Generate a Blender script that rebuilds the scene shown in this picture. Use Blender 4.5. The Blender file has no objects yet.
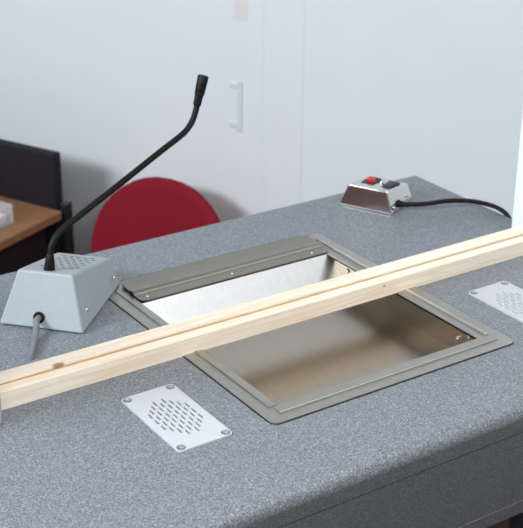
import bpy, bmesh, math, random
from mathutils import Vector, Matrix

C = bpy.context.scene.collection
R = math.radians
rng = random.Random(7)

# ------------------------------------------------------------------ camera
scene = bpy.context.scene
cd = bpy.data.cameras.new('camera')
cam = bpy.data.objects.new('camera', cd)
C.objects.link(cam)
cr = Vector((0.82930535, -0.55869214, 0.01075724))
cu = Vector((0.21936931, 0.34320967, 0.91328212))
cf = Vector((0.51393553, 0.75502994, -0.40718552))
M = Matrix((cr, cu, -cf)).transposed().to_4x4()
M.translation = Vector((-0.70561691, -1.00784505, 0.74135139))
cam.matrix_world = M
cd.sensor_fit = 'HORIZONTAL'
cd.sensor_width = 36
cd.lens = 1309.46558 / 523 * 36
cd.clip_start = 0.02
cd.dof.use_dof = True
cd.dof.focus_distance = 1.45
cd.dof.aperture_fstop = 15
scene.camera = cam

# ------------------------------------------------------------------ light and exposure
scene.view_settings.view_transform = 'Standard'
scene.view_settings.look = 'None'
scene.view_settings.gamma = 1
scene.view_settings.use_curve_mapping = False
scene.view_settings.exposure = 0.0

w = bpy.data.worlds.new('room_ambient')
scene.world = w
w.use_nodes = True
bg = w.node_tree.nodes['Background']
bg.inputs['Color'].default_value = (0.60, 0.66, 0.74, 1)
bg.inputs['Strength'].default_value = 0.36


def area(name, loc, target, sx, sy, power, color):
    l = bpy.data.lights.new(name, 'AREA')
    l.shape = 'RECTANGLE'
    l.size, l.size_y = sx, sy
    l.energy = power
    l.color = color
    o = bpy.data.objects.new(name, l)
    o.location = loc
    o.rotation_euler = (Vector(target) - Vector(loc)).to_track_quat('-Z', 'Y').to_euler()
    C.objects.link(o)
    return o


area('window_light', (-2.45, 0.45, 1.36), (0.25, 0.75, 0.0), 1.4, 0.5, 84, (0.90, 0.95, 1.0))
area('ceiling_area_light', (-0.30, -0.95, 1.63), (-0.25, -0.55, 0), 2.0, 1.6, 80, (1.0, 0.985, 0.96))
area('ceiling_area_light', (1.55, -1.15, 1.63), (1.55, -1.10, 0), 1.3, 1.3, 9, (0.96, 0.98, 1.0))  # unseen weak light, added to brighten the far slope and rim highlights


# ------------------------------------------------------------------ materials
def nodes_of(name):
    m = bpy.data.materials.new(name)
    m.use_nodes = True
    nt = m.node_tree
    return m, nt, nt.nodes, nt.links, nt.nodes['Principled BSDF']


def mat(name, col, rough=0.5, metal=0.0, var=0.06, scale=40, bump=0.0, bscale=300, stretch=(1, 1, 1), spec=0.5):
    """plain surface with a slight noise variation in colour and relief"""
    m, nt, N, L, b = nodes_of(name)
    tc = N.new('ShaderNodeTexCoord')
    mp = N.new('ShaderNodeMapping')
    mp.inputs['Scale'].default_value = stretch
    L.new(tc.outputs['Object'], mp.inputs['Vector'])
    no = N.new('ShaderNodeTexNoise')
    no.inputs['Scale'].default_value = scale
    no.inputs['Detail'].default_value = 4
    L.new(mp.outputs[0], no.inputs['Vector'])
    rp = N.new('ShaderNodeValToRGB')
    rp.color_ramp.elements[0].position = 0.3
    rp.color_ramp.elements[1].position = 0.7
    rp.color_ramp.elements[0].color = tuple(max(0, c * (1 - var)) for c in col) + (1,)
    rp.color_ramp.elements[1].color = tuple(min(1, c * (1 + var)) for c in col) + (1,)
    L.new(no.outputs['Fac'], rp.inputs[0])
    L.new(rp.outputs[0], b.inputs['Base Color'])
    b.inputs['Roughness'].default_value = rough
    b.inputs['Metallic'].default_value = metal
    b.inputs['Specular IOR Level'].default_value = spec
    if bump:
        n2 = N.new('ShaderNodeTexNoise')
        n2.inputs['Scale'].default_value = bscale
        n2.inputs['Detail'].default_value = 3
        L.new(mp.outputs[0], n2.inputs['Vector'])
        bp = N.new('ShaderNodeBump')
        bp.inputs['Strength'].default_value = bump
        bp.inputs['Distance'].default_value = 0.001
        L.new(n2.outputs['Fac'], bp.inputs['Height'])
        L.new(bp.outputs[0], b.inputs['Normal'])
    return m


def laminate():
    m, nt, N, L, b = nodes_of('speckled_laminate')
    tc = N.new('ShaderNodeTexCoord')
    vo = N.new('ShaderNodeTexVoronoi')
    vo.inputs['Scale'].default_value = 880
    L.new(tc.outputs['Object'], vo.inputs['Vector'])
    sp = N.new('ShaderNodeSeparateColor')
    L.new(vo.outputs['Color'], sp.inputs[0])
    rp = N.new('ShaderNodeValToRGB')
    e = rp.color_ramp.elements
    e[0].position, e[0].color = 0.0, (0.082, 0.096, 0.114, 1)
    e[1].position, e[1].color = 1.0, (0.33, 0.36, 0.40, 1)
    for pos, col in ((0.22, (0.125, 0.143, 0.164, 1)), (0.5, (0.172, 0.193, 0.217, 1)), (0.82, (0.222, 0.246, 0.275, 1))):
        k = e.new(pos)
        k.color = col
    L.new(sp.outputs[0], rp.inputs[0])
    no = N.new('ShaderNodeTexNoise')
    no.inputs['Scale'].default_value = 300
    no.inputs['Detail'].default_value = 2
    L.new(tc.outputs['Object'], no.inputs['Vector'])
    mx = N.new('ShaderNodeMix')
    mx.data_type = 'RGBA'
    mx.blend_type = 'OVERLAY'
    mx.inputs[0].default_value = 0.35
    L.new(rp.outputs[0], mx.inputs[6])
    L.new(no.outputs['Fac'], mx.inputs[7])
    L.new(mx.outputs[2], b.inputs['Base Color'])
    b.inputs['Roughness'].default_value = 0.42
    bp = N.new('ShaderNodeBump')
    bp.inputs['Strength'].default_value = 0.12
    bp.inputs['Distance'].default_value = 0.0004
    L.new(no.outputs['Fac'], bp.inputs['Height'])
    L.new(bp.outputs[0], b.inputs['Normal'])
    return m


def pine(name, light, dark, axis_scale=(1.2, 26, 26), knots=()):
    m, nt, N, L, b = nodes_of(name)
    tc = N.new('ShaderNodeTexCoord')
    mp = N.new('ShaderNodeMapping')
    mp.inputs['Scale'].default_value = axis_scale
    L.new(tc.outputs['Object'], mp.inputs['Vector'])
    no = N.new('ShaderNodeTexNoise')
    no.inputs['Scale'].default_value = 5
    no.inputs['Detail'].default_value = 6
    no.inputs['Distortion'].default_value = 1.4
    L.new(mp.outputs[0], no.inputs['Vector'])
    rp = N.new('ShaderNodeValToRGB')
    e = rp.color_ramp.elements
    e[0].position, e[0].color = 0.34, dark + (1,)
    e[1].position, e[1].color = 0.62, light + (1,)
    L.new(no.outputs['Fac'], rp.inputs[0])
    last = rp.outputs[0]
    for (pos, rad, sx) in knots:
        vs = N.new('ShaderNodeVectorMath')
        vs.operation = 'SUBTRACT'
        vs.inputs[1].default_value = pos
        L.new(tc.outputs['Object'], vs.inputs[0])
        vm = N.new('ShaderNodeVectorMath')
        vm.operation = 'MULTIPLY'
        vm.inputs[1].default_value = (1 / sx, 1, 1)
        L.new(vs.outputs[0], vm.inputs[0])
        ln = N.new('ShaderNodeVectorMath')
        ln.operation = 'LENGTH'
        L.new(vm.outputs[0], ln.inputs[0])
        k = N.new('ShaderNodeMapRange')
        k.inputs['From Min'].default_value = rad * 0.75
        k.inputs['From Max'].default_value = rad * 1.15
        k.inputs['To Min'].default_value = 0.85
        k.inputs['To Max'].default_value = 0.0
        L.new(ln.outputs['Value'], k.inputs['Value'])
        mx = N.new('ShaderNodeMix')
        mx.data_type = 'RGBA'
        L.new(k.outputs[0], mx.inputs[0])
        L.new(last, mx.inputs[6])
        mx.inputs[7].default_value = (0.30, 0.12, 0.045, 1)
        last = mx.outputs[2]
    L.new(last, b.inputs['Base Color'])
    b.inputs['Roughness'].default_value = 0.6
    bp = N.new('ShaderNodeBump')
    bp.inputs['Strength'].default_value = 0.15
    bp.inputs['Distance'].default_value = 0.0006
    L.new(no.outputs['Fac'], bp.inputs['Height'])
    L.new(bp.outputs[0], b.inputs['Normal'])
    return m


def glassy(name, col, alpha):
    m, nt, N, L, b = nodes_of(name)
    no = N.new('ShaderNodeTexNoise')
    no.inputs['Scale'].default_value = 30
    b.inputs['Base Color'].default_value = col + (1,)
    b.inputs['Roughness'].default_value = 0.12
    b.inputs['Alpha'].default_value = alpha
    bp = N.new('ShaderNodeBump')
    bp.inputs['Strength'].default_value = 0.05
    L.new(no.outputs['Fac'], bp.inputs['Height'])
    L.new(bp.outputs[0], b.inputs['Normal'])
    return m


LAM = laminate()
PINE = pine('planed_pine', (0.92, 0.845, 0.735), (0.84, 0.69, 0.51),
            knots=(((-0.158, 0.2048, 0.0280), 0.0040, 1.9), ((0.306, 0.191, 0.0165), 0.0016, 1.3)))
GROOVESHADE = mat('tan_groove_shade', (0.50, 0.34, 0.17), 0.7, 0.0, 0.12, 60)  # shading of the batten groove as a colour
BEECH = pine('beech_desk_laminate', (0.27, 0.135, 0.066), (0.225, 0.105, 0.05), (3, 20, 20))
STEEL = mat('brushed_steel', (0.31, 0.285, 0.245), 0.30, 0.95, 0.05, 30, 0.10, 160, (1, 14, 14))
STEEL_FRAME = mat('satin_steel_trim', (0.44, 0.425, 0.38), 0.36, 0.95, 0.05, 30, 0.06, 160, (2, 2, 2))
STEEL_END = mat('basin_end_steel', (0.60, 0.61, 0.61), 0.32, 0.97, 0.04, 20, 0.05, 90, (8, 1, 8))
STEEL_BASIN = mat('basin_steel', (0.45, 0.39, 0.32), 0.27, 0.97, 0.04, 20, 0.05, 90, (8, 1, 8))  # copper tint puts the batten's brown reflection into the steel colour
BEADGLINT = mat('bead_highlight', (0.88, 0.87, 0.85), 0.30, 1.0, 0.03, 40)  # paler than the rim steel so that the bead shows a highlight
CHROME = mat('polished_chrome', (0.72, 0.71, 0.70), 0.10, 1.0, 0.02, 20)
RING = mat('dull_metal_ring', (0.16, 0.17, 0.17), 0.5, 0.6, 0.05, 200)
SCREW = mat('screw_metal', (0.62, 0.62, 0.62), 0.25, 1.0, 0.05, 200)
PLATE = mat('pale_grey_paint', (0.50, 0.525, 0.565), 0.42, 0.0, 0.02, 80)
HOUSING = mat('grey_powder_coat', (0.31, 0.352, 0.383), 0.5, 0.0, 0.03, 120, 0.12, 900)
BLACK = mat('matt_black_plastic', (0.012, 0.011, 0.013), 0.45, 0.0, 0.2, 60)
RUBBER = mat('black_rubber', (0.007, 0.0055, 0.006), 0.48, 0.0, 0.2, 90, spec=0.2)
DARKHOLE = mat('dark_recess', (0.02, 0.02, 0.023), 0.8, 0.0, 0.2, 90)
GREYCABLE = mat('grey_cable_sheath', (0.17, 0.185, 0.205), 0.5, 0.0, 0.05, 90)
RED = mat('red_button_plastic', (0.75, 0.012, 0.015), 0.25, 0.0, 0.05, 90)
REDFABRIC = mat('red_chair_fabric', (0.205, 0.009, 0.020), 0.85, 0.0, 0.10, 180, 0.3, 900, spec=0.15)
CHARCOAL = mat('charcoal_panel', (0.013, 0.0105, 0.0145), 0.7, 0.0, 0.10, 60, spec=0.25)
WALLP = mat('white_wall_paint', (0.70, 0.745, 0.785), 0.7, 0.0, 0.012, 6, 0.04, 120)
DOORP = mat('white_door_paint', (0.71, 0.752, 0.79), 0.5, 0.0, 0.01, 5)
HANDLEP = mat('grey_white_handle', (0.625, 0.672, 0.705), 0.5, 0.0, 0.02, 5)
PINKISH = mat('pale_pink_label', (0.69, 0.68, 0.70), 0.6, 0.0, 0.02, 30)
POSTW = mat('white_post_paint', (0.80, 0.83, 0.90), 0.4, 0.0, 0.01, 10)
POSTG = mat('grey_post_paint', (0.36, 0.385, 0.43), 0.4, 0.1, 0.02, 10)
BROWN = mat('dark_brown_wood', (0.075, 0.022, 0.012), 0.5, 0.0, 0.25, 12, 0.1, 60, (1, 1, 8))
FLOORM = mat('brown_grey_carpet', (0.16, 0.13, 0.11), 0.9, 0.0, 0.15, 160, 0.4, 500)
CEILM = mat('ceiling_white', (0.78, 0.78, 0.76), 0.8, 0.0, 0.02, 10)
SEAM = mat('light_seam_line', (0.40, 0.37, 0.37), 0.5, 0.0, 0.05, 60)
DARKSEAM = mat('dark_seam_line', (0.03, 0.028, 0.032), 0.6, 0.0, 0.05, 60)
PAPER = mat('white_paper', (0.82, 0.83, 0.85), 0.7, 0.0, 0.02, 30)
CLEAR = glassy('clear_acrylic', (0.75, 0.79, 0.82), 0.22)


# ------------------------------------------------------------------ builders
def finish(name, bm, m, parent=None, smooth=False, matrix=None):
    me = bpy.data.meshes.new(name)
    bmesh.ops.recalc_face_normals(bm, faces=bm.faces)
    bm.to_mesh(me)
    bm.free()
    for mm in (m if isinstance(m, (list, tuple)) else [m]):
        me.materials.append(mm)
    if smooth:
        for p in me.polygons:
            p.use_smooth = True
        try:
            me.set_sharp_from_angle(angle=R(38))
        except Exception:
            pass
    o = bpy.data.objects.new(name, me)
    C.objects.link(o)
    if matrix is not None:
        o.matrix_basis = matrix
    if parent is not None:
        o.parent = parent
    return o


def thing(name, label, cat, loc=(0, 0, 0), rotz=0.0, group=None):
    o = bpy.data.objects.new(name, None)
    o.empty_display_size = 0.05
    C.objects.link(o)
    o.location = loc
    o.rotation_euler = (0, 0, rotz)
    o['label'] = label
    o['category'] = cat
    if group:
        o['group'] = group
    return o


def struct(o):
    o['kind'] = 'structure'
    return o


def add_box(bm, lo, hi, bevel=0.0, seg=2):
    b = bmesh.new()
    bmesh.ops.create_cube(b, size=1)
    c = [(lo[i] + hi[i]) / 2 for i in range(3)]
    s = [abs(hi[i] - lo[i]) for i in range(3)]
    for v in b.verts:
        v.co = Vector((c[0] + v.co.x * s[0], c[1] + v.co.y * s[1], c[2] + v.co.z * s[2]))
    if bevel:
        bmesh.ops.bevel(b, geom=b.edges[:], offset=bevel, segments=seg, affect='EDGES', profile=0.5)
    merge(bm, b)


def merge(bm, b):
    tmp = bpy.data.meshes.new('tmp')
    b.to_mesh(tmp)
    b.free()
    bm.from_mesh(tmp)
    bpy.data.meshes.remove(tmp)


def box(lo, hi, bevel=0.0, seg=2):
    bm = bmesh.new()
    add_box(bm, lo, hi, bevel, seg)
    return bm


def add_hull(bm, bottom, top, bevel=0.0, seg=3):
    """closed prism between two corner loops of equal length"""
    b = bmesh.new()
    n = len(bottom)
    vb = [b.verts.new(p) for p in bottom]
    vt = [b.verts.new(p) for p in top]
    b.faces.new(vb[::-1])
    b.faces.new(vt)
    for i in range(n):
        b.faces.new((vb[i], vb[(i + 1) % n], vt[(i + 1) % n], vt[i]))
    bmesh.ops.recalc_face_normals(b, faces=b.faces)
    if bevel:
        bmesh.ops.bevel(b, geom=b.edges[:], offset=bevel, segments=seg, affect='EDGES', profile=0.5)
    merge(bm, b)


def hull(bottom, top, bevel=0.0, seg=3):
    bm = bmesh.new()
    add_hull(bm, bottom, top, bevel, seg)
    return bm


def add_profile_x(bm, prof, x0, x1):
    """closed (y, z) profile drawn out along x"""
    add_hull(bm, [(x0, y, z) for y, z in prof], [(x1, y, z) for y, z in prof])


def add_profile_y(bm, prof, y0, y1):
    add_hull(bm, [(x, y0, z) for x, z in prof], [(x, y1, z) for x, z in prof])


def rounded_rect(x0, x1, y0, y1, r, seg=5):
    pts = []
    for cx, cy, a0 in ((x1 - r, y1 - r, 0), (x0 + r, y1 - r, 90), (x0 + r, y0 + r, 180), (x1 - r, y0 + r, 270)):
        for k in range(seg + 1):
            a = R(a0 + 90 * k / seg)
            pts.append((cx + r * math.cos(a), cy + r * math.sin(a)))
    return pts


def add_lathe(bm, prof, seg=16, matrix=None):
    """(radius, z) profile turned about z"""
    b = bmesh.new()
    rings = []
    for r, z in prof:
        if r < 1e-7:
            rings.append([b.verts.new((0, 0, z))])
        else:
            rings.append([b.verts.new((r * math.cos(2 * math.pi * k / seg), r * math.sin(2 * math.pi * k / seg), z)) for k in range(seg)])
    for a, c in zip(rings, rings[1:]):
        for k in range(seg):
            k2 = (k + 1) % seg
            if len(a) == 1 and len(c) == 1:
                continue
            if len(a) == 1:
                b.faces.new((a[0], c[k], c[k2]))
            elif len(c) == 1:
                b.faces.new((a[k], a[k2], c[0]))
            else:
                b.faces.new((a[k], a[k2], c[k2], c[k]))
    if len(rings[0]) > 1:
        b.faces.new(rings[0][::-1])
    if len(rings[-1]) > 1:
        b.faces.new(rings[-1])
    if matrix is not None:
        b.transform(matrix)
    merge(bm, b)


def catmull(pts, n=8):
    P = [Vector(p) for p in pts]
    P = [P[0] * 2 - P[1]] + P + [P[-1] * 2 - P[-2]]
    out = []
    for i in range(1, len(P) - 2):
        for k in range(n):
            t = k / n
            a, b, c, d = P[i - 1], P[i], P[i + 1], P[i + 2]
            out.append(0.5 * ((2 * b) + (c - a) * t + (2 * a - 5 * b + 4 * c - d) * t * t + (3 * b - a - 3 * c + d) * t ** 3))
    out.append(P[-2])
    return out


def add_tube(bm, path, rad, seg=12, ribs=0.0):
    """round tube along a point list; ribs adds the rings of a flexible neck"""
    b = bmesh.new()
    rings = []
    n = len(path)
    up = Vector((0.13, -0.97, 0.2)).normalized()
    for i, p in enumerate(path):
        t = (path[min(i + 1, n - 1)] - path[max(i - 1, 0)]).normalized()
        x = up.cross(t).normalized()
        y = t.cross(x).normalized()
        r = rad * (1 + (ribs if i % 2 else -ribs))
        rings.append([b.verts.new(p + x * r * math.cos(2 * math.pi * k / seg) + y * r * math.sin(2 * math.pi * k / seg)) for k in range(seg)])
    for a, c in zip(rings, rings[1:]):
        for k in range(seg):
            b.faces.new((a[k], a[(k + 1) % seg], c[(k + 1) % seg], c[k]))
    b.faces.new(rings[0][::-1])
    b.faces.new(rings[-1])
    merge(bm, b)


def resample(path, step):
    out = [path[0]]
    acc = 0.0
    for a, b in zip(path, path[1:]):
        d = (b - a).length
        while acc + d >= step and d > 1e-9:
            t = (step - acc) / d
            a = a + (b - a) * t
            out.append(a)
            d = (b - a).length
            acc = 0.0
        acc += d
    return out


def frame_to(axis, loc):
    """matrix taking +z to axis, at loc"""
    q = Vector(axis).normalized().to_track_quat('Z', 'Y')
    return Matrix.Translation(Vector(loc)) @ q.to_matrix().to_4x4()


def cut(o, cutter_bm):
    """subtract the cutter solid from o and keep the plain resulting mesh"""
    me = bpy.data.meshes.new('cutter')
    bmesh.ops.recalc_face_normals(cutter_bm, faces=cutter_bm.faces)
    cutter_bm.to_mesh(me)
    cutter_bm.free()
    c = bpy.data.objects.new('cutter', me)
    C.objects.link(c)
    md = o.modifiers.new('cut', 'BOOLEAN')
    md.operation = 'DIFFERENCE'
    md.solver = 'EXACT'
    md.object = c
    par = o.parent
    o.parent = None
    mb = o.matrix_basis.copy()
    o.matrix_basis = Matrix.Identity(4)
    dg = bpy.context.evaluated_depsgraph_get()
    dg.update()
    new = bpy.data.meshes.new_from_object(o.evaluated_get(dg))
    o.modifiers.clear()
    old = o.data
    o.data = new
    new.name = o.name
    bpy.data.meshes.remove(old)
    bpy.data.objects.remove(c)
    bpy.data.meshes.remove(me)
    o.matrix_basis = mb
    o.parent = par


def screw_bm(r, h):
    """domed screw head with a cross slot"""
    bm = bmesh.new()
    add_lathe(bm, [(r, 0), (r, h * 0.35), (r * 0.8, h * 0.8), (r * 0.42, h), (r * 0.40, h * 0.75), (0, h * 0.7)], 14)
    return bm


# ------------------------------------------------------------------ room shell
FLOOR_Z = -1.10
CEIL_Z = 1.66
E1 = Vector((0.90333529, 0.42893513, 0))      # out of the desk towards the back wall
E2 = Vector((-0.42893513, 0.90333529, 0))     # along the back wall
DK = Vector((0.49, 1.568, 0))                 # corner of the desk top
WALL_OFF = 0.22
ROOM = Matrix.Identity(4)
ROOM.col[0] = (E2.x, E2.y, 0, 0)
ROOM.col[1] = (-E1.x, -E1.y, 0, 0)            # local +y comes out of the wall into the room
ROOM.col[2] = (0, 0, 1, 0)
ROOM.translation = DK + E1 * WALL_OFF         # local x runs left along the wall, 0 at the desk end

struct(finish('floor', box((-4, -4, FLOOR_Z - 0.05), (4, 4, FLOOR_Z)), FLOORM))
struct(finish('wall_left', box((-2.75, -4, FLOOR_Z), (-2.65, 4, CEIL_Z)), WALLP))
struct(finish('dark_reflection_panel', box((-2.66, -0.75, FLOOR_Z), (-2.62, 1.05, 1.05), 0.002), BROWN))  # unseen brown panel, added for its dark reflection in the chrome box
struct(finish('ceiling', box((-4, -4, CEIL_Z), (4, 4, CEIL_Z + 0.05)), CEILM))
# door opening in the back wall, local x from DX0 (right jamb) to DX1 (left jamb)
DX0, DX1, DTOP = -0.405, 0.129, 1.0
wb = bmesh.new()
add_box(wb, (-2.6, -0.1, FLOOR_Z), (DX0, 0, CEIL_Z))
add_box(wb, (DX1, -0.1, FLOOR_Z), (3.0, 0, CEIL_Z))
add_box(wb, (DX0, -0.1, DTOP), (DX1, 0, CEIL_Z))
struct(finish('wall_back', wb, WALLP, matrix=ROOM))
door = struct(finish('door_1', box((DX0 + 0.0002, -0.045, FLOOR_Z + 0.004), (DX1 - 0.0002, 0.0002, DTOP - 0.0005)), DOORP, matrix=ROOM))
hb = bmesh.new()
add_box(hb, (-0.352, -0.002, -0.188), (-0.340, 0.0035, -0.072), 0.0015)
add_box(hb, (-0.345, -0.002, -0.090), (-0.320, 0.0030, -0.078), 0.0015)
add_box(hb, (-0.345, -0.002, -0.182), (-0.320, 0.0030, -0.168), 0.0015)
finish('door_handle', hb, HANDLEP, door)
finish('sticker', box((-0.364, -0.0008, 0.064), (-0.328, 0.0006, 0.125)), PINKISH, door)
tb = bmesh.new()
add_box(tb, (DX0 - 0.100, -0.001, FLOOR_Z), (DX0 - 0.012, 0.0015, DTOP + 0.09), 0.001)
add_box(tb, (DX0 - 0.100, -0.001, DTOP + 0.006), (DX1, 0.0012, DTOP + 0.09), 0.001)
struct(finish('trim_1', tb, DOORP, matrix=ROOM))
struct(finish('baseboard_back', box((-2.6, -0.001, FLOOR_Z), (DX0 - 0.101, 0.012, FLOOR_Z + 0.09), 0.002), DOORP, matrix=ROOM))

# upright screen posts at the two ends of the timber batten
struct(finish('trim_2', box((0.603, 0.164, FLOOR_Z), (0.70, 0.262, CEIL_Z), 0.001), POSTW))
struct(finish('trim_3', box((-0.33, 0.164, 0.0), (-0.2450, 0.255, 0.30), 0.002), POSTG))

# ------------------------------------------------------------------ service counter
CX0, CX1 = -0.62, 0.643
BACK = 0.527
counter = thing('service_counter', 'grey speckled laminate service counter with rounded front edge, running across the picture', 'counter', (0, 0.2, FLOOR_Z))
CM = Matrix.Translation((0, -0.2, -FLOOR_Z))
prof = [(BACK, 0.0)]
rr = 0.014
for k in range(0, 13):
    a = R(90 + (113.7 * k / 12))
    prof.append((-0.103 + rr * math.cos(a), -rr + rr * math.sin(a)))
yj, zj = prof[-1]
# undercut fascia below the bullnose
FZ = -0.252
def fy(z):
    return yj + (zj - z) * 0.44
prof += [(fy(FZ), FZ), (fy(FZ) + 0.022, FZ), (fy(-0.05) + 0.03, -0.032), (BACK, -0.032)]
bm = bmesh.new()
add_profile_x(bm, prof, CX0, CX1)
top = finish('worktop', bm, LAM, None)
hole = box((0.0185, 0.030, -0.2), (0.3415, 0.362, 0.05))
add_box(hole, (-0.108, 0.018, -0.0035), (-0.054, 0.130, 0.02))
add_box(hole, (0.414, 0.018, -0.0035), (0.468, 0.130, 0.02))
cut(top, hole)
for p in top.data.polygons:
    p.use_smooth = abs(p.normal.x) < 0.5 and p.center.y < -0.10
top.data.set_sharp_from_angle(angle=R(25))
top.parent = counter
top.matrix_parent_inverse = CM
# seam where the top sheet meets the fascia, and the edge line near its foot
def fascia_strip(name, z0, z1, m):
    b = bmesh.new()
    y0, y1 = fy(z0), fy(z1)
    add_hull(b, [(CX0, y1 - 0.0003, z1), (CX1, y1 - 0.0003, z1), (CX1, y1 + 0.001, z1), (CX0, y1 + 0.001, z1)],
             [(CX0, y0 - 0.0003, z0), (CX1, y0 - 0.0003, z0), (CX1, y0 + 0.001, z0), (CX0, y0 + 0.001, z0)])
    o = finish(name, b, m, counter)
    o.matrix_parent_inverse = CM
    return o
fascia_strip('top_seam', -0.0452, -0.0460, DARKSEAM)
fascia_strip('edge_line', -0.2176, -0.2185, SEAM)
bx = bmesh.new()
add_box(bx, (CX0 + 0.01, 0.012, FLOOR_Z + 0.08), (0.395, 0.028, -0.20))
o = finish('front_panel', bx, BROWN, counter); o.matrix_parent_inverse = CM
bx = box((0.395, 0.020, FLOOR_Z + 0.08), (CX1 - 0.01, 0.034, -0.20))
o = finish('dark_panel', bx, CHARCOAL, counter); o.matrix_parent_inverse = CM
bx = bmesh.new()
add_box(bx, (CX0 + 0.01, BACK - 0.04, FLOOR_Z + 0.08), (CX1 - 0.01, BACK - 0.02, -0.032))
add_box(bx, (CX1 - 0.028, 0.036, FLOOR_Z + 0.08), (CX1 - 0.01, 0.160, -0.032))
add_box(bx, (CX0 + 0.01, 0.030, FLOOR_Z + 0.08), (CX0 + 0.028, BACK - 0.04, -0.032))
o = finish('carcass', bx, BROWN, counter); o.matrix_parent_inverse = CM
bx = box((CX0 + 0.03, 0.05, FLOOR_Z), (CX1 - 0.05, BACK - 0.06, FLOOR_Z + 0.08))
o = finish('plinth', bx, CHARCOAL, counter); o.matrix_parent_inverse = CM

# ------------------------------------------------------------------ transfer tray let into the counter
tray = thing('transfer_tray', 'stainless steel transfer tray with a framed rim, let into the counter under the batten', 'tray', (0.18, 0.2, 0))
TM = Matrix.Translation((-0.18, -0.2, 0))
def tpart(name, bm, m, parent=None, smooth=False):
    o = finish(name, bm, m, parent or tray, smooth)
    if parent is None:
        o.matrix_parent_inverse = TM
    return o
# flat flange with rounded corners
bm = bmesh.new()
outer = rounded_rect(-0.001, 0.361, 0.0, 0.411, 0.010)
add_hull(bm, [(x, y, -0.0008) for x, y in outer], [(x, y, 0.0018) for x, y in outer])
fl = tpart('flange', bm, STEEL_FRAME)
fl.parent = None
cut(fl, box((0.0195, 0.031, -0.1), (0.3405, 0.361, 0.1)))
fl.parent = tray
fl.matrix_parent_inverse = TM
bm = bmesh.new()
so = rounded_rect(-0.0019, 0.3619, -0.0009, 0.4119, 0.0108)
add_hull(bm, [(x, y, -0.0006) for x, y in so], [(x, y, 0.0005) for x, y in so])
se = tpart('shadow_gap_ring', bm, RUBBER)  # dark ring drawn as the shadow gap round the flange
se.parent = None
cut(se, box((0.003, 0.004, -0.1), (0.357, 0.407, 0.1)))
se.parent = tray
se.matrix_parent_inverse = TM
# raised inner rails: a bead, then a lip that dips a little into the tray
def rail_profile(s0, s1):
    """(distance in from the outer edge, z)"""
    return [(s0, 0.0014), (s0, 0.0030), (s0 + 0.0006, 0.0036), (s0 + 0.0016, 0.0036), (s0 + 0.0024, 0.0028), (s1, 0.0020), (s1, 0.0006), (s1 - 0.002, 0.0006), (s0 + 0.002, 0.0014)]
bm = bmesh.new()
add_profile_x(bm, rail_profile(0.0165, 0.0325), 0.0185, 0.3445)
tpart('rail', bm, STEEL_FRAME)
bm = bmesh.new()
add_profile_y(bm, rail_profile(0.0145, 0.0265), 0.0330, 0.392)
tpart('rail', bm, STEEL_FRAME)
bm = bmesh.new()
add_profile_y(bm, [(0.36 - s, z) for s, z in ((0.0150, 0.0014), (0.0166, 0.0034), (0.0176, 0.0036), (0.0206, 0.0012), (0.0325, 0.0014), (0.0325, 0.0002), (0.0200, 0.0002))], 0.0330, 0.392)
tpart('rail', bm, STEEL_FRAME)
# cover strip along the far side: back flange, ridge, front lip
def strip_solid(x0, x1, prof, th, r):
    """sheet of the given (y, z) profile with rounded ends"""
    b = bmesh.new()
    ys = [p[0] for p in prof]
    y0, y1 = min(ys), max(ys)
    rows = []
    for y, z in prof:
        d = min(y - y0, y1 - y)
        ins = r - math.sqrt(max(0, r * r - (r - d) ** 2)) if d < r else 0
        rows.append(((x0 + ins, y, z), (x1 - ins, y, z)))
    tv = [[b.verts.new(q) for q in row] for row in rows]
    bv = [[b.verts.new((q[0], q[1], q[2] - th)) for q in row] for row in rows]
    for a, c in zip(range(len(rows)), range(1, len(rows))):
        b.faces.new((tv[a][0], tv[a][1], tv[c][1], tv[c][0]))
        b.faces.new((bv[a][0], bv[c][0], bv[c][1], bv[a][1]))
        for s in (0, 1):
            b.faces.new((tv[a][s], tv[c][s], bv[c][s], bv[a][s]))
    for k in (0, -1):
        b.faces.new((tv[k][0], tv[k][1], bv[k][1], bv[k][0]))
    return b
sp = [(0.345, 0.0030), (0.346, 0.0034), (0.348, 0.0036), (0.351, 0.0038), (0.356, 0.0040), (0.362, 0.0042), (0.3645, 0.0044), (0.3662, 0.0066), (0.3685, 0.0076), (0.3715, 0.0078),
      (0.3745, 0.0074), (0.3770, 0.0058), (0.3785, 0.0054), (0.384, 0.0058), (0.392, 0.0064), (0.398, 0.0070), (0.4015, 0.0075), (0.404, 0.0078), (0.406, 0.0079), (0.407, 0.0079)]
strip = tpart('cover_strip', strip_solid(0.028, 0.334, sp, 0.0015, 0.0085), STEEL, None, True)
strip['label'] = 'long ridged steel strip along the far side of the tray'
sw = screw_bm(0.0026, 0.0018)
for x in (0.0415, 0.1735, 0.3065):
    o = finish('screw', sw.copy(), SCREW, strip, True)
    o.location = (x, 0.3535, 0.0038)
sw.free()
bm = bmesh.new()
add_profile_x(bm, [(0.350, -0.004), (0.411, -0.004), (0.411, 0.0062), (0.4, 0.0052), (0.350, 0.0022)], 0.034, 0.328)
tpart('strip_shade_fill', bm, DARKHOLE)  # dark fill painted in for the shadow under the strip's lip
bm = bmesh.new()
add_profile_y(bm, [(0.3408, 0.0015), (0.3414, 0.0038), (0.3422, 0.0044), (0.3432, 0.0042), (0.3442, 0.0034), (0.3448, 0.0015)], 0.0345, 0.385)
tpart('bead', bm, BEADGLINT, None, True)['label'] = 'bead along the right rim with its highlight put into the colour'
bm = bmesh.new()
add_box(bm, (0.3325, 0.040, -0.0062), (0.3345, 0.338, 0.0000), 0.0004, 1)
tpart('slot_shade_strip', bm, RUBBER)  # black strip standing in for the shaded slot under the right rail
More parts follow.
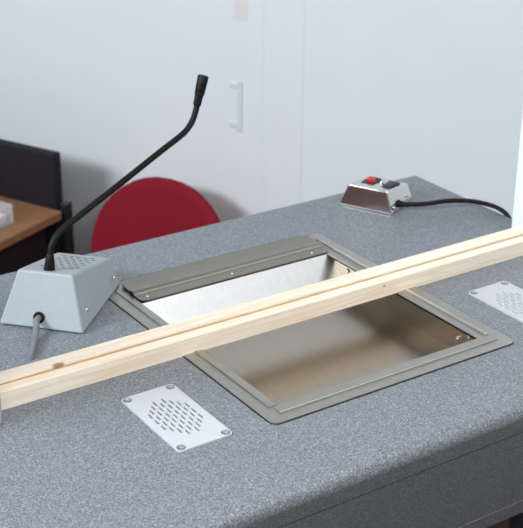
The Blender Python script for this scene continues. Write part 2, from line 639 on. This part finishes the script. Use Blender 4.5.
# basin: sloping near and far ends, flat floor, upright sides
X0, X1, FLZ = 0.024, 0.3360, -0.0385
th = 0.0012
def sheet(name, q, n, m=STEEL_BASIN):
    b = bmesh.new()
    n = Vector(n).normalized() * th
    add_hull(b, [tuple(Vector(p) - n) for p in q], q)
    return tpart(name, b, m)
ny, fyy = 0.031, 0.3455
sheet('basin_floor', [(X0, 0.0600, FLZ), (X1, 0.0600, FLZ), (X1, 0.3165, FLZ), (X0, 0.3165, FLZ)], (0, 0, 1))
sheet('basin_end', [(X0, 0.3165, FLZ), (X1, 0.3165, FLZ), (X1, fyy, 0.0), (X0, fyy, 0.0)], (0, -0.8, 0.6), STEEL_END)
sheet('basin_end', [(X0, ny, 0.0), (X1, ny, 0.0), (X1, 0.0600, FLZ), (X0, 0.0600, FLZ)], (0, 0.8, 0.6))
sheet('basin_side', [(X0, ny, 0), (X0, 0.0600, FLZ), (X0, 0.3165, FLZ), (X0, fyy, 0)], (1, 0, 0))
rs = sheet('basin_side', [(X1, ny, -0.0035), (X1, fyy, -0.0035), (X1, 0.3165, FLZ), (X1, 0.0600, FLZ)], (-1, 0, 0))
for y, z in ((0.307, -0.0135), (0.0765, -0.0185), (0.056, -0.0085)):
    b = screw_bm(0.0033, 0.0026)
    b.transform(frame_to((-1, 0, 0), (X1 - 0.0002, y, z)))
    finish('screw', b, SCREW, rs, True)

# ------------------------------------------------------------------ timber batten
bm = bmesh.new()
add_profile_x(bm, [(0.191, 0.0003), (0.1908, 0.0224), (0.1922, 0.0236), (0.2008, 0.0258), (0.2014, 0.0254), (0.2014, 0.0200), (0.2034, 0.0200), (0.2034, 0.0284), (0.2042, 0.0291),
                   (0.2245, 0.0292), (0.2260, 0.0280), (0.2262, 0.0003)], -0.2445, 0.6025)
bat = finish('timber_batten', bm, PINE)
finish('groove_shade_strip', box((-0.2440, 0.2015, 0.0198), (0.6020, 0.2033, 0.0263)), GROOVESHADE, bat)  # tan strip in place of the shading line in the groove
bat['label'] = 'long planed pale pine batten with grooved top, laid across the counter over the tray'
bat['category'] = 'batten'

# ------------------------------------------------------------------ gooseneck microphone
mic = thing('gooseneck_microphone', 'grey wedge-shaped desk microphone station with long black gooseneck, at the left of the counter', 'microphone', (-0.148, 0.388, 0))
ang = math.atan2(-0.739, 0.674)
mic.rotation_euler = (0, 0, ang)
def mloc(p):
    """counter coordinates to the station's own"""
    d = Vector(p) - Vector((-0.148, 0.388, 0))
    return Matrix.Rotation(-ang, 3, 'Z') @ d
BW, BD = 0.108, 0.148
bm = hull([(-0.003, -0.003, 0.0018), (BW + 0.001, -0.003, 0.0018), (BW - 0.0032, BD, 0.0018), (0.003, BD, 0.0018)],
          [(0.0190, 0.0165, 0.0712), (0.0912, 0.0165, 0.0712), (0.0945, 0.139, 0.0430), (0.0210, 0.139, 0.0430)], 0.0028)
house = finish('housing', bm, [HOUSING, DARKHOLE], None, True)
slope = -0.0282 / 0.1225
def mz(v):
    return 0.0712 + (v - 0.0165) * slope
holes = bmesh.new()
for j in range(9):
    for i in range(5):
        u = 0.0370 + i * 0.0098 + (0.0049 if j % 2 else 0)
        v = 0.050 + j * 0.0090
        if u > 0.082:
            continue
        lo = [(u - 0.0034, v - 0.0013, mz(v) - 0.004), (u + 0.0034, v - 0.0013, mz(v) - 0.004), (u + 0.0034, v + 0.0013, mz(v) - 0.004), (u - 0.0034, v + 0.0013, mz(v) - 0.004)]
        add_hull(holes, lo, [(a, b, c + 0.008) for a, b, c in lo])
cut(house, holes)
for p in house.data.polygons:
    c = p.center
    p.material_index = 0
    if 0.042 < c.y < 0.135 and 0.030 < c.x < 0.088 and c.z > 0.03 and c.z < mz(c.y) - 0.0006:
        p.material_index = 1
    p.use_smooth = False
house.parent = mic
# path of the neck, leaning to the right and slightly away
npath = [(-0.0876, 0.3683, 0.0771), (-0.0864, 0.3686, 0.0835), (-0.0846, 0.3691, 0.0937), (-0.0792, 0.3705, 0.1050), (-0.0689, 0.3733, 0.1133), (-0.0541, 0.3772, 0.1193), (-0.0372, 0.3817, 0.1250), (-0.0049, 0.3904, 0.1358),
         (0.0344, 0.4009, 0.1492), (0.0786, 0.4128, 0.1646), (0.1126, 0.4219, 0.1764), (0.1337, 0.4275, 0.1833), (0.1497, 0.4318, 0.1900), (0.1615, 0.4350, 0.2005), (0.1682, 0.4368, 0.2135), (0.1712, 0.4376, 0.2225)]
path = catmull([mloc(p) for p in npath], 10)
bm = bmesh.new()
add_tube(bm, resample(path, 0.0012), 0.0041, 12, 0.03)
neck = finish('gooseneck', bm, RUBBER, mic, True)
b0 = mloc((-0.0885, 0.3680, 0.0))
bm = bmesh.new()
add_lathe(bm, [(0.0072, 0), (0.0072, 0.003), (0.0055, 0.016), (0.0046, 0.0215), (0.0040, 0.0225)], 18, frame_to(mloc((-0.0856, 0.3688, 0.1)) - mloc((-0.0900, 0.3676, 0.066)), (b0.x, b0.y, mz(b0.y) - 0.0012)))
finish('collar', bm, RUBBER, mic, True)
hd = mloc((0.1844, 0.4411, 0.2594)) - mloc((0.1712, 0.4376, 0.2195))
bm = bmesh.new()
add_lathe(bm, [(0.0042, -0.003), (0.0052, -0.002), (0.0055, 0.000), (0.0057, 0.0105), (0.0058, 0.0110), (0.0066, 0.0118), (0.0068, 0.0135), (0.0064, 0.0142), (0.0068, 0.0150), (0.0072, 0.0255), (0.0066, 0.0260), (0.0073, 0.0266), (0.0075, 0.0365), (0.0068, 0.0382), (0.0040, 0.0390), (0, 0.0392)], 18, frame_to(hd, path[-1]))
finish('capsule', bm, RUBBER, neck, True)
# screws on the right side
nrm = Vector((0.069, 0, 0.0168)).normalized()
for v, z in ((0.128, 0.020), (0.028, 0.020)):
    b = screw_bm(0.0030, 0.0022)
    b.transform(frame_to(nrm, (BW - 0.0168 * z / 0.069 - 0.0003, v, z)))
    finish('screw', b, SCREW, mic, True)
# cable grommet and cable at the front
gn = Vector((0, -0.070, 0.0175)).normalized()
gp = Vector((0.0505, 0.0004, 0.016))
bm = bmesh.new()
add_lathe(bm, [(0.0062, -0.001), (0.0074, 0.0), (0.0074, 0.0012), (0.0062, 0.002), (0.0050, 0.0012), (0, 0.0008)], 18, frame_to(gn, gp))
finish('grommet', bm, RUBBER, mic, True)
cp = [gp + Vector((0, 0.001, -0.0005)), gp + Vector((0.0, -0.008, -0.001))] + [mloc(q) for q in ((-0.1255, 0.3345, 0.0105), (-0.1355, 0.3180, 0.0060), (-0.1475, 0.2990, 0.0045), (-0.1560, 0.2860, 0.0042))]
bm = bmesh.new()
add_tube(bm, catmull(cp, 8), 0.0040, 12)
cab = finish('cable', bm, GREYCABLE, mic, True)
ce = cp[-1]
bm = bmesh.new()
add_lathe(bm, [(0.0052, 0.0), (0.0052, 0.0025), (0.0042, 0.0065), (0.0018, 0.0082), (0, 0.0084)], 14, Matrix.Translation((ce.x, ce.y, 0.0002)))
finish('cable_entry', bm, GREYCABLE, cab, True)

# ------------------------------------------------------------------ chrome control box
ctl = thing('control_box', 'small polished chrome control box with red button and black rocker, at counter back right', 'control box', (0.459, 0.487, 0))
cang = math.atan2(-0.899, 0.438)
ctl.rotation_euler = (0, 0, cang)
KW, KD = 0.0868, 0.080
K0 = -0.0045
bm = hull([(K0, 0, 0.0008), (KW, 0, 0.0008), (KW, KD, 0.0008), (K0, KD, 0.0008)],
          [(0.0070, 0.0092, 0.0340), (0.0730, 0.0092, 0.0340), (0.0785, 0.0740, 0.0280), (0.0145, 0.0740, 0.0280)], 0.0022, 3)
finish('housing', bm, CHROME, ctl)
def kz(v):
    return 0.034 - (v - 0.010) * 0.006 / 0.064
bm = bmesh.new()
add_box(bm, (0.0190, 0.026, kz(0.04) - 0.002), (0.0400, 0.060, kz(0.04) + 0.0018), 0.001)
bez = finish('button_bezel', bm, BLACK, ctl)
bm = bmesh.new()
add_lathe(bm, [(0.0070, 0), (0.0070, 0.0024), (0.0058, 0.0038), (0.0030, 0.0044), (0, 0.0045)], 18, Matrix.Translation((0.030, 0.043, kz(0.04) + 0.001)))
finish('red_button', bm, RED, bez, True)
bm = bmesh.new()
add_lathe(bm, [(0.0040, -0.001), (0.0040, 0.0012), (0.0028, 0.0018), (0.0026, 0.0030), (0.0018, 0.0040), (0, 0.0043)], 14, Matrix.Translation((0.0475, 0.043, kz(0.043))))
finish('indicator', bm, SCREW, ctl, True)
bm = bmesh.new()
add_box(bm, (0.0540, 0.026, kz(0.043) - 0.002), (0.0720, 0.060, kz(0.043) + 0.0018), 0.001)
rk = finish('switch_frame', bm, BLACK, ctl)
bm = hull([(0.0560, 0.030, kz(0.043) + 0.001), (0.0700, 0.030, kz(0.043) + 0.001), (0.0700, 0.056, kz(0.043) + 0.001), (0.0560, 0.056, kz(0.043) + 0.001)],
          [(0.0565, 0.031, kz(0.043) + 0.0048), (0.0695, 0.031, kz(0.043) + 0.0048), (0.0695, 0.055, kz(0.043) + 0.0022), (0.0565, 0.055, kz(0.043) + 0.0022)], 0.0004, 1)
finish('rocker_switch', bm, BLACK, rk)
for v, z in ((0.014, 0.0085), (0.060, 0.0125)):
    b = screw_bm(0.0028, 0.0022)
    fx = KW - 0.0130 * (z / 0.034) + 0.0002 + 0.004 * max(0, (v - 0.01)) / 0.064 * (z / 0.034)
    b.transform(frame_to((0.93, 0, 0.36), (fx, v, z)))
    finish('screw', b, SCREW, ctl, True)
def kloc(p):
    return Matrix.Rotation(-cang, 3, 'Z') @ (Vector(p) - Vector((0.459, 0.487, 0)))
kg = Vector((KW - 0.0035, 0.030, 0.0095))
bm = bmesh.new()
add_lathe(bm, [(0.0062, -0.001), (0.0062, 0.002), (0.0048, 0.003), (0.0042, 0.008), (0.0034, 0.011)], 16, frame_to((1, 0.05, 0.05), kg))
kgo = finish('grommet', bm, RUBBER, ctl, True)
cpts = [kg + Vector((0.004, 0, 0.0)), kg + Vector((0.015, 0.002, 0.0008))] + [kloc(q) for q in
        [(0.552, 0.396, 0.0125), (0.588, 0.383, 0.0142), (0.620, 0.366, 0.0125), (0.640, 0.345, 0.0085), (0.6478, 0.326, 0.0035), (0.6500, 0.312, -0.006), (0.6510, 0.300, -0.028), (0.6505, 0.288, -0.07)]]
bm = bmesh.new()
add_tube(bm, catmull(cpts, 8), 0.0036, 12)
finish('cable', bm, RUBBER, ctl, True)

# ------------------------------------------------------------------ perforated speaker plates
def speaker_plate(loc, label):
    t = thing('speaker_plate', label, 'speaker plate', loc, 0, 'perforated speaker plates')
    hw, hl = 0.0342, 0.0652
    pts = rounded_rect(-hw, hw, -hl, hl, 0.005)
    o = finish('plate', hull([(x, y, 0.0) for x, y in pts], [(x, y, 0.0020) for x, y in pts]), PLATE)
    s = bmesh.new()
    for i in range(-4, 5):
        x = i * 0.00585
        for j in range(-4, 5):
            y = j * 0.0142 + (0.0071 if i % 2 else 0)
            if (abs(x) / 0.0268) ** 2.4 + (abs(y) / 0.0425) ** 2.4 > 1.0:
                continue
            add_box(s, (x - 0.0012, y - 0.0053, -0.01), (x + 0.0012, y + 0.0053, 0.01))
    cut(o, s)
    for p in o.data.polygons:
        p.use_smooth = False
    o.parent = t
    bz = bmesh.new()
    add_box(bz, (-0.026, -0.054, -0.0030), (0.026, 0.054, -0.0024))
    finish('speaker_cloth', bz, DARKHOLE, t)
    for sx in (-1, 1):
        for sy in (-1, 1):
            b = bmesh.new()
            add_lathe(b, [(0.0040, 0), (0.0040, 0.0008), (0.0032, 0.0014), (0.0014, 0.0013), (0.0012, 0.0006), (0, 0.0005)], 16)
            q = finish('screw', b, SCREW, t, True)
            q.location = (sx * 0.0278, sy * 0.0588, 0.0019)
            b = bmesh.new()
            add_lathe(b, [(0.0050, 0.0), (0.0050, 0.0004), (0.0041, 0.0005), (0.0039, 0.0001)], 16)
            finish('countersink', b, RING, q, True)
    return t
speaker_plate((-0.0812, 0.0740, 0), 'pale grey slotted speaker plate left of the tray, seen whole in front of the batten')
speaker_plate((0.4408, 0.0750, 0), 'pale grey slotted speaker plate right of the tray, cut off by the right picture edge')

# ------------------------------------------------------------------ desk, its screen and things on it
RZ = math.atan2(E2.y, E2.x)       # local x along the wall to the left, local -y out... see DM
DM = Matrix.Identity(4)
DM.col[0] = (E2.x, E2.y, 0, 0)
DM.col[1] = (-E1.x, -E1.y, 0, 0)
DM.translation = Vector((DK.x, DK.y, FLOOR_Z))
def rthing(name, label, cat, lx, ly, z=0.0, group=None):
    t = thing(name, label, cat, DM @ Vector((lx, ly, z)), RZ, group)
    return t
# local frame of rthing: x along the wall to the left, y out of the wall into the room
desk = rthing('office_desk', 'office desk with brown wood-effect top behind the counter at the left', 'desk', 0, 0)
DH = 0.72
finish('desk_top', box((0.0, 0.0, DH - 0.022), (1.25, 0.62, DH), 0.003), BEECH, desk)
for x in (0.035, 1.19):
    finish('side_panel', box((x, 0.02, 0), (x + 0.025, 0.58, DH - 0.022), 0.001), CHARCOAL, desk)
finish('modesty_panel', box((0.060, 0.03, 0.0), (1.19, 0.05, DH - 0.022), 0.001), CHARCOAL, desk)
scr = rthing('desk_screen', 'dark charcoal privacy screen standing along the back edge of the wooden desk', 'screen', 0.020, -0.02)
finish('screen_panel', box((0.002, -0.014, 0.30), (1.30, 0.014, 0.850), 0.004), CHARCOAL, scr)
finish('screen_post', box((-0.026, -0.012, 0.0), (-0.006, 0.012, 0.734), 0.003), BLACK, scr)
finish('screen_post', box((1.302, -0.012, 0.0), (1.322, 0.012, 0.734), 0.003), BLACK, scr)
for x in (-0.016, 1.312):
    finish('screen_foot', box((x - 0.012, -0.07, 0.0), (x + 0.012, 0.012, 0.012), 0.002), BLACK, scr)
for x0, x1 in ((-0.008, 0.006), (1.296, 1.304)):
    for z in (0.34, 0.52):
        finish('screen_bracket', box((x0, -0.006, z), (x1, 0.006, z + 0.012), 0.001), BLACK, scr)
ltr = rthing('letter_tray', 'clear plastic letter tray standing on the wooden desk at the left edge', 'tray', 0.045, 0.115, DH)
bm = bmesh.new()
add_box(bm, (0.0, 0.0, 0.0), (0.28, 0.20, 0.003), 0.001)
add_box(bm, (0.0, 0.0, 0.002), (0.003, 0.20, 0.046), 0.001)
add_box(bm, (0.0, 0.0, 0.002), (0.28, 0.003, 0.046), 0.001)
add_box(bm, (0.0, 0.197, 0.002), (0.28, 0.20, 0.046), 0.001)
finish('tray_shell', bm, CLEAR, ltr)
pp = rthing('paper_stack', 'stack of white papers lying in the clear letter tray', 'papers', 0.045, 0.115, DH + 0.003)
bm = bmesh.new()
for k in range(8):
    dx, dy = rng.uniform(-0.003, 0.003), rng.uniform(-0.003, 0.003)
    add_box(bm, (0.014 + dx, 0.010 + dy, 0.0022 * k), (0.265 + dx, 0.190 + dy, 0.0022 * k + 0.0020))
finish('paper', bm, PAPER, pp)

# ------------------------------------------------------------------ red chair
ch = rthing('office_chair', 'red fabric chair with a round-topped back between counter and white wall', 'chair', -0.234, -0.075)
def pad(bm, a, b, cz, th, lean, flat=2.4, n=40, cy=0.0):
    """cushioned rounded panel, upright"""
    rings = []
    bb = bmesh.new()
    for (k, off) in ((0.90, -1.0), (0.97, -0.8), (1.0, -0.35), (1.0, 0.35), (0.97, 0.8), (0.90, 1.0), (0.5, 1.12)):
        ring = []
        for i in range(n):
            t = 2 * math.pi * i / n
            c, s = math.cos(t), math.sin(t)
            x = a * k * math.copysign(abs(c) ** (2 / flat), c)
            z = b * k * math.copysign(abs(s) ** (2 / flat), s)
            curve = 0.10 * (x / a) ** 2 * 0.25
            ring.append(bb.verts.new((x, cy + off * th + curve - lean * z, cz + z)))
        rings.append(ring)
    for r0, r1 in zip(rings, rings[1:]):
        for i in range(n):
            bb.faces.new((r0[i], r0[(i + 1) % n], r1[(i + 1) % n], r1[i]))
    bb.faces.new(rings[0][::-1])
    bb.faces.new(rings[-1])
    merge(bm, bb)
bm = bmesh.new()
pad(bm, 0.192, 0.207, 0.607, 0.016, 0.10, 2.2)
finish('backrest', bm, REDFABRIC, ch, True)
bm = bmesh.new()
so = rounded_rect(-0.20, 0.20, 0.04, 0.42, 0.07)
add_hull(bm, [(x, y, 0.40) for x, y in so], [(x, y, 0.45) for x, y in so], 0.010, 3)
finish('seat', bm, REDFABRIC, ch, True)
for sx in (-1, 1):
    bm = bmesh.new()
    add_tube(bm, catmull([(sx * 0.12, 0.10, 0.39), (sx * 0.12, 0.035, 0.39), (sx * 0.12, 0.012, 0.42), (sx * 0.12, 0.0, 0.47)], 6), 0.010, 10)
    finish('back_support', bm, BLACK, ch, True)
for sx in (-1, 1):
    for y0, y1 in ((0.08, 0.03), (0.38, 0.42)):
        bm = bmesh.new()
        add_tube(bm, [Vector((sx * 0.16, y0, 0.405)), Vector((sx * 0.175, (y0 + y1) / 2, 0.2)), Vector((sx * 0.19, y1, 0.0))], 0.010, 10)
        finish('leg', bm, BLACK, ch, True)
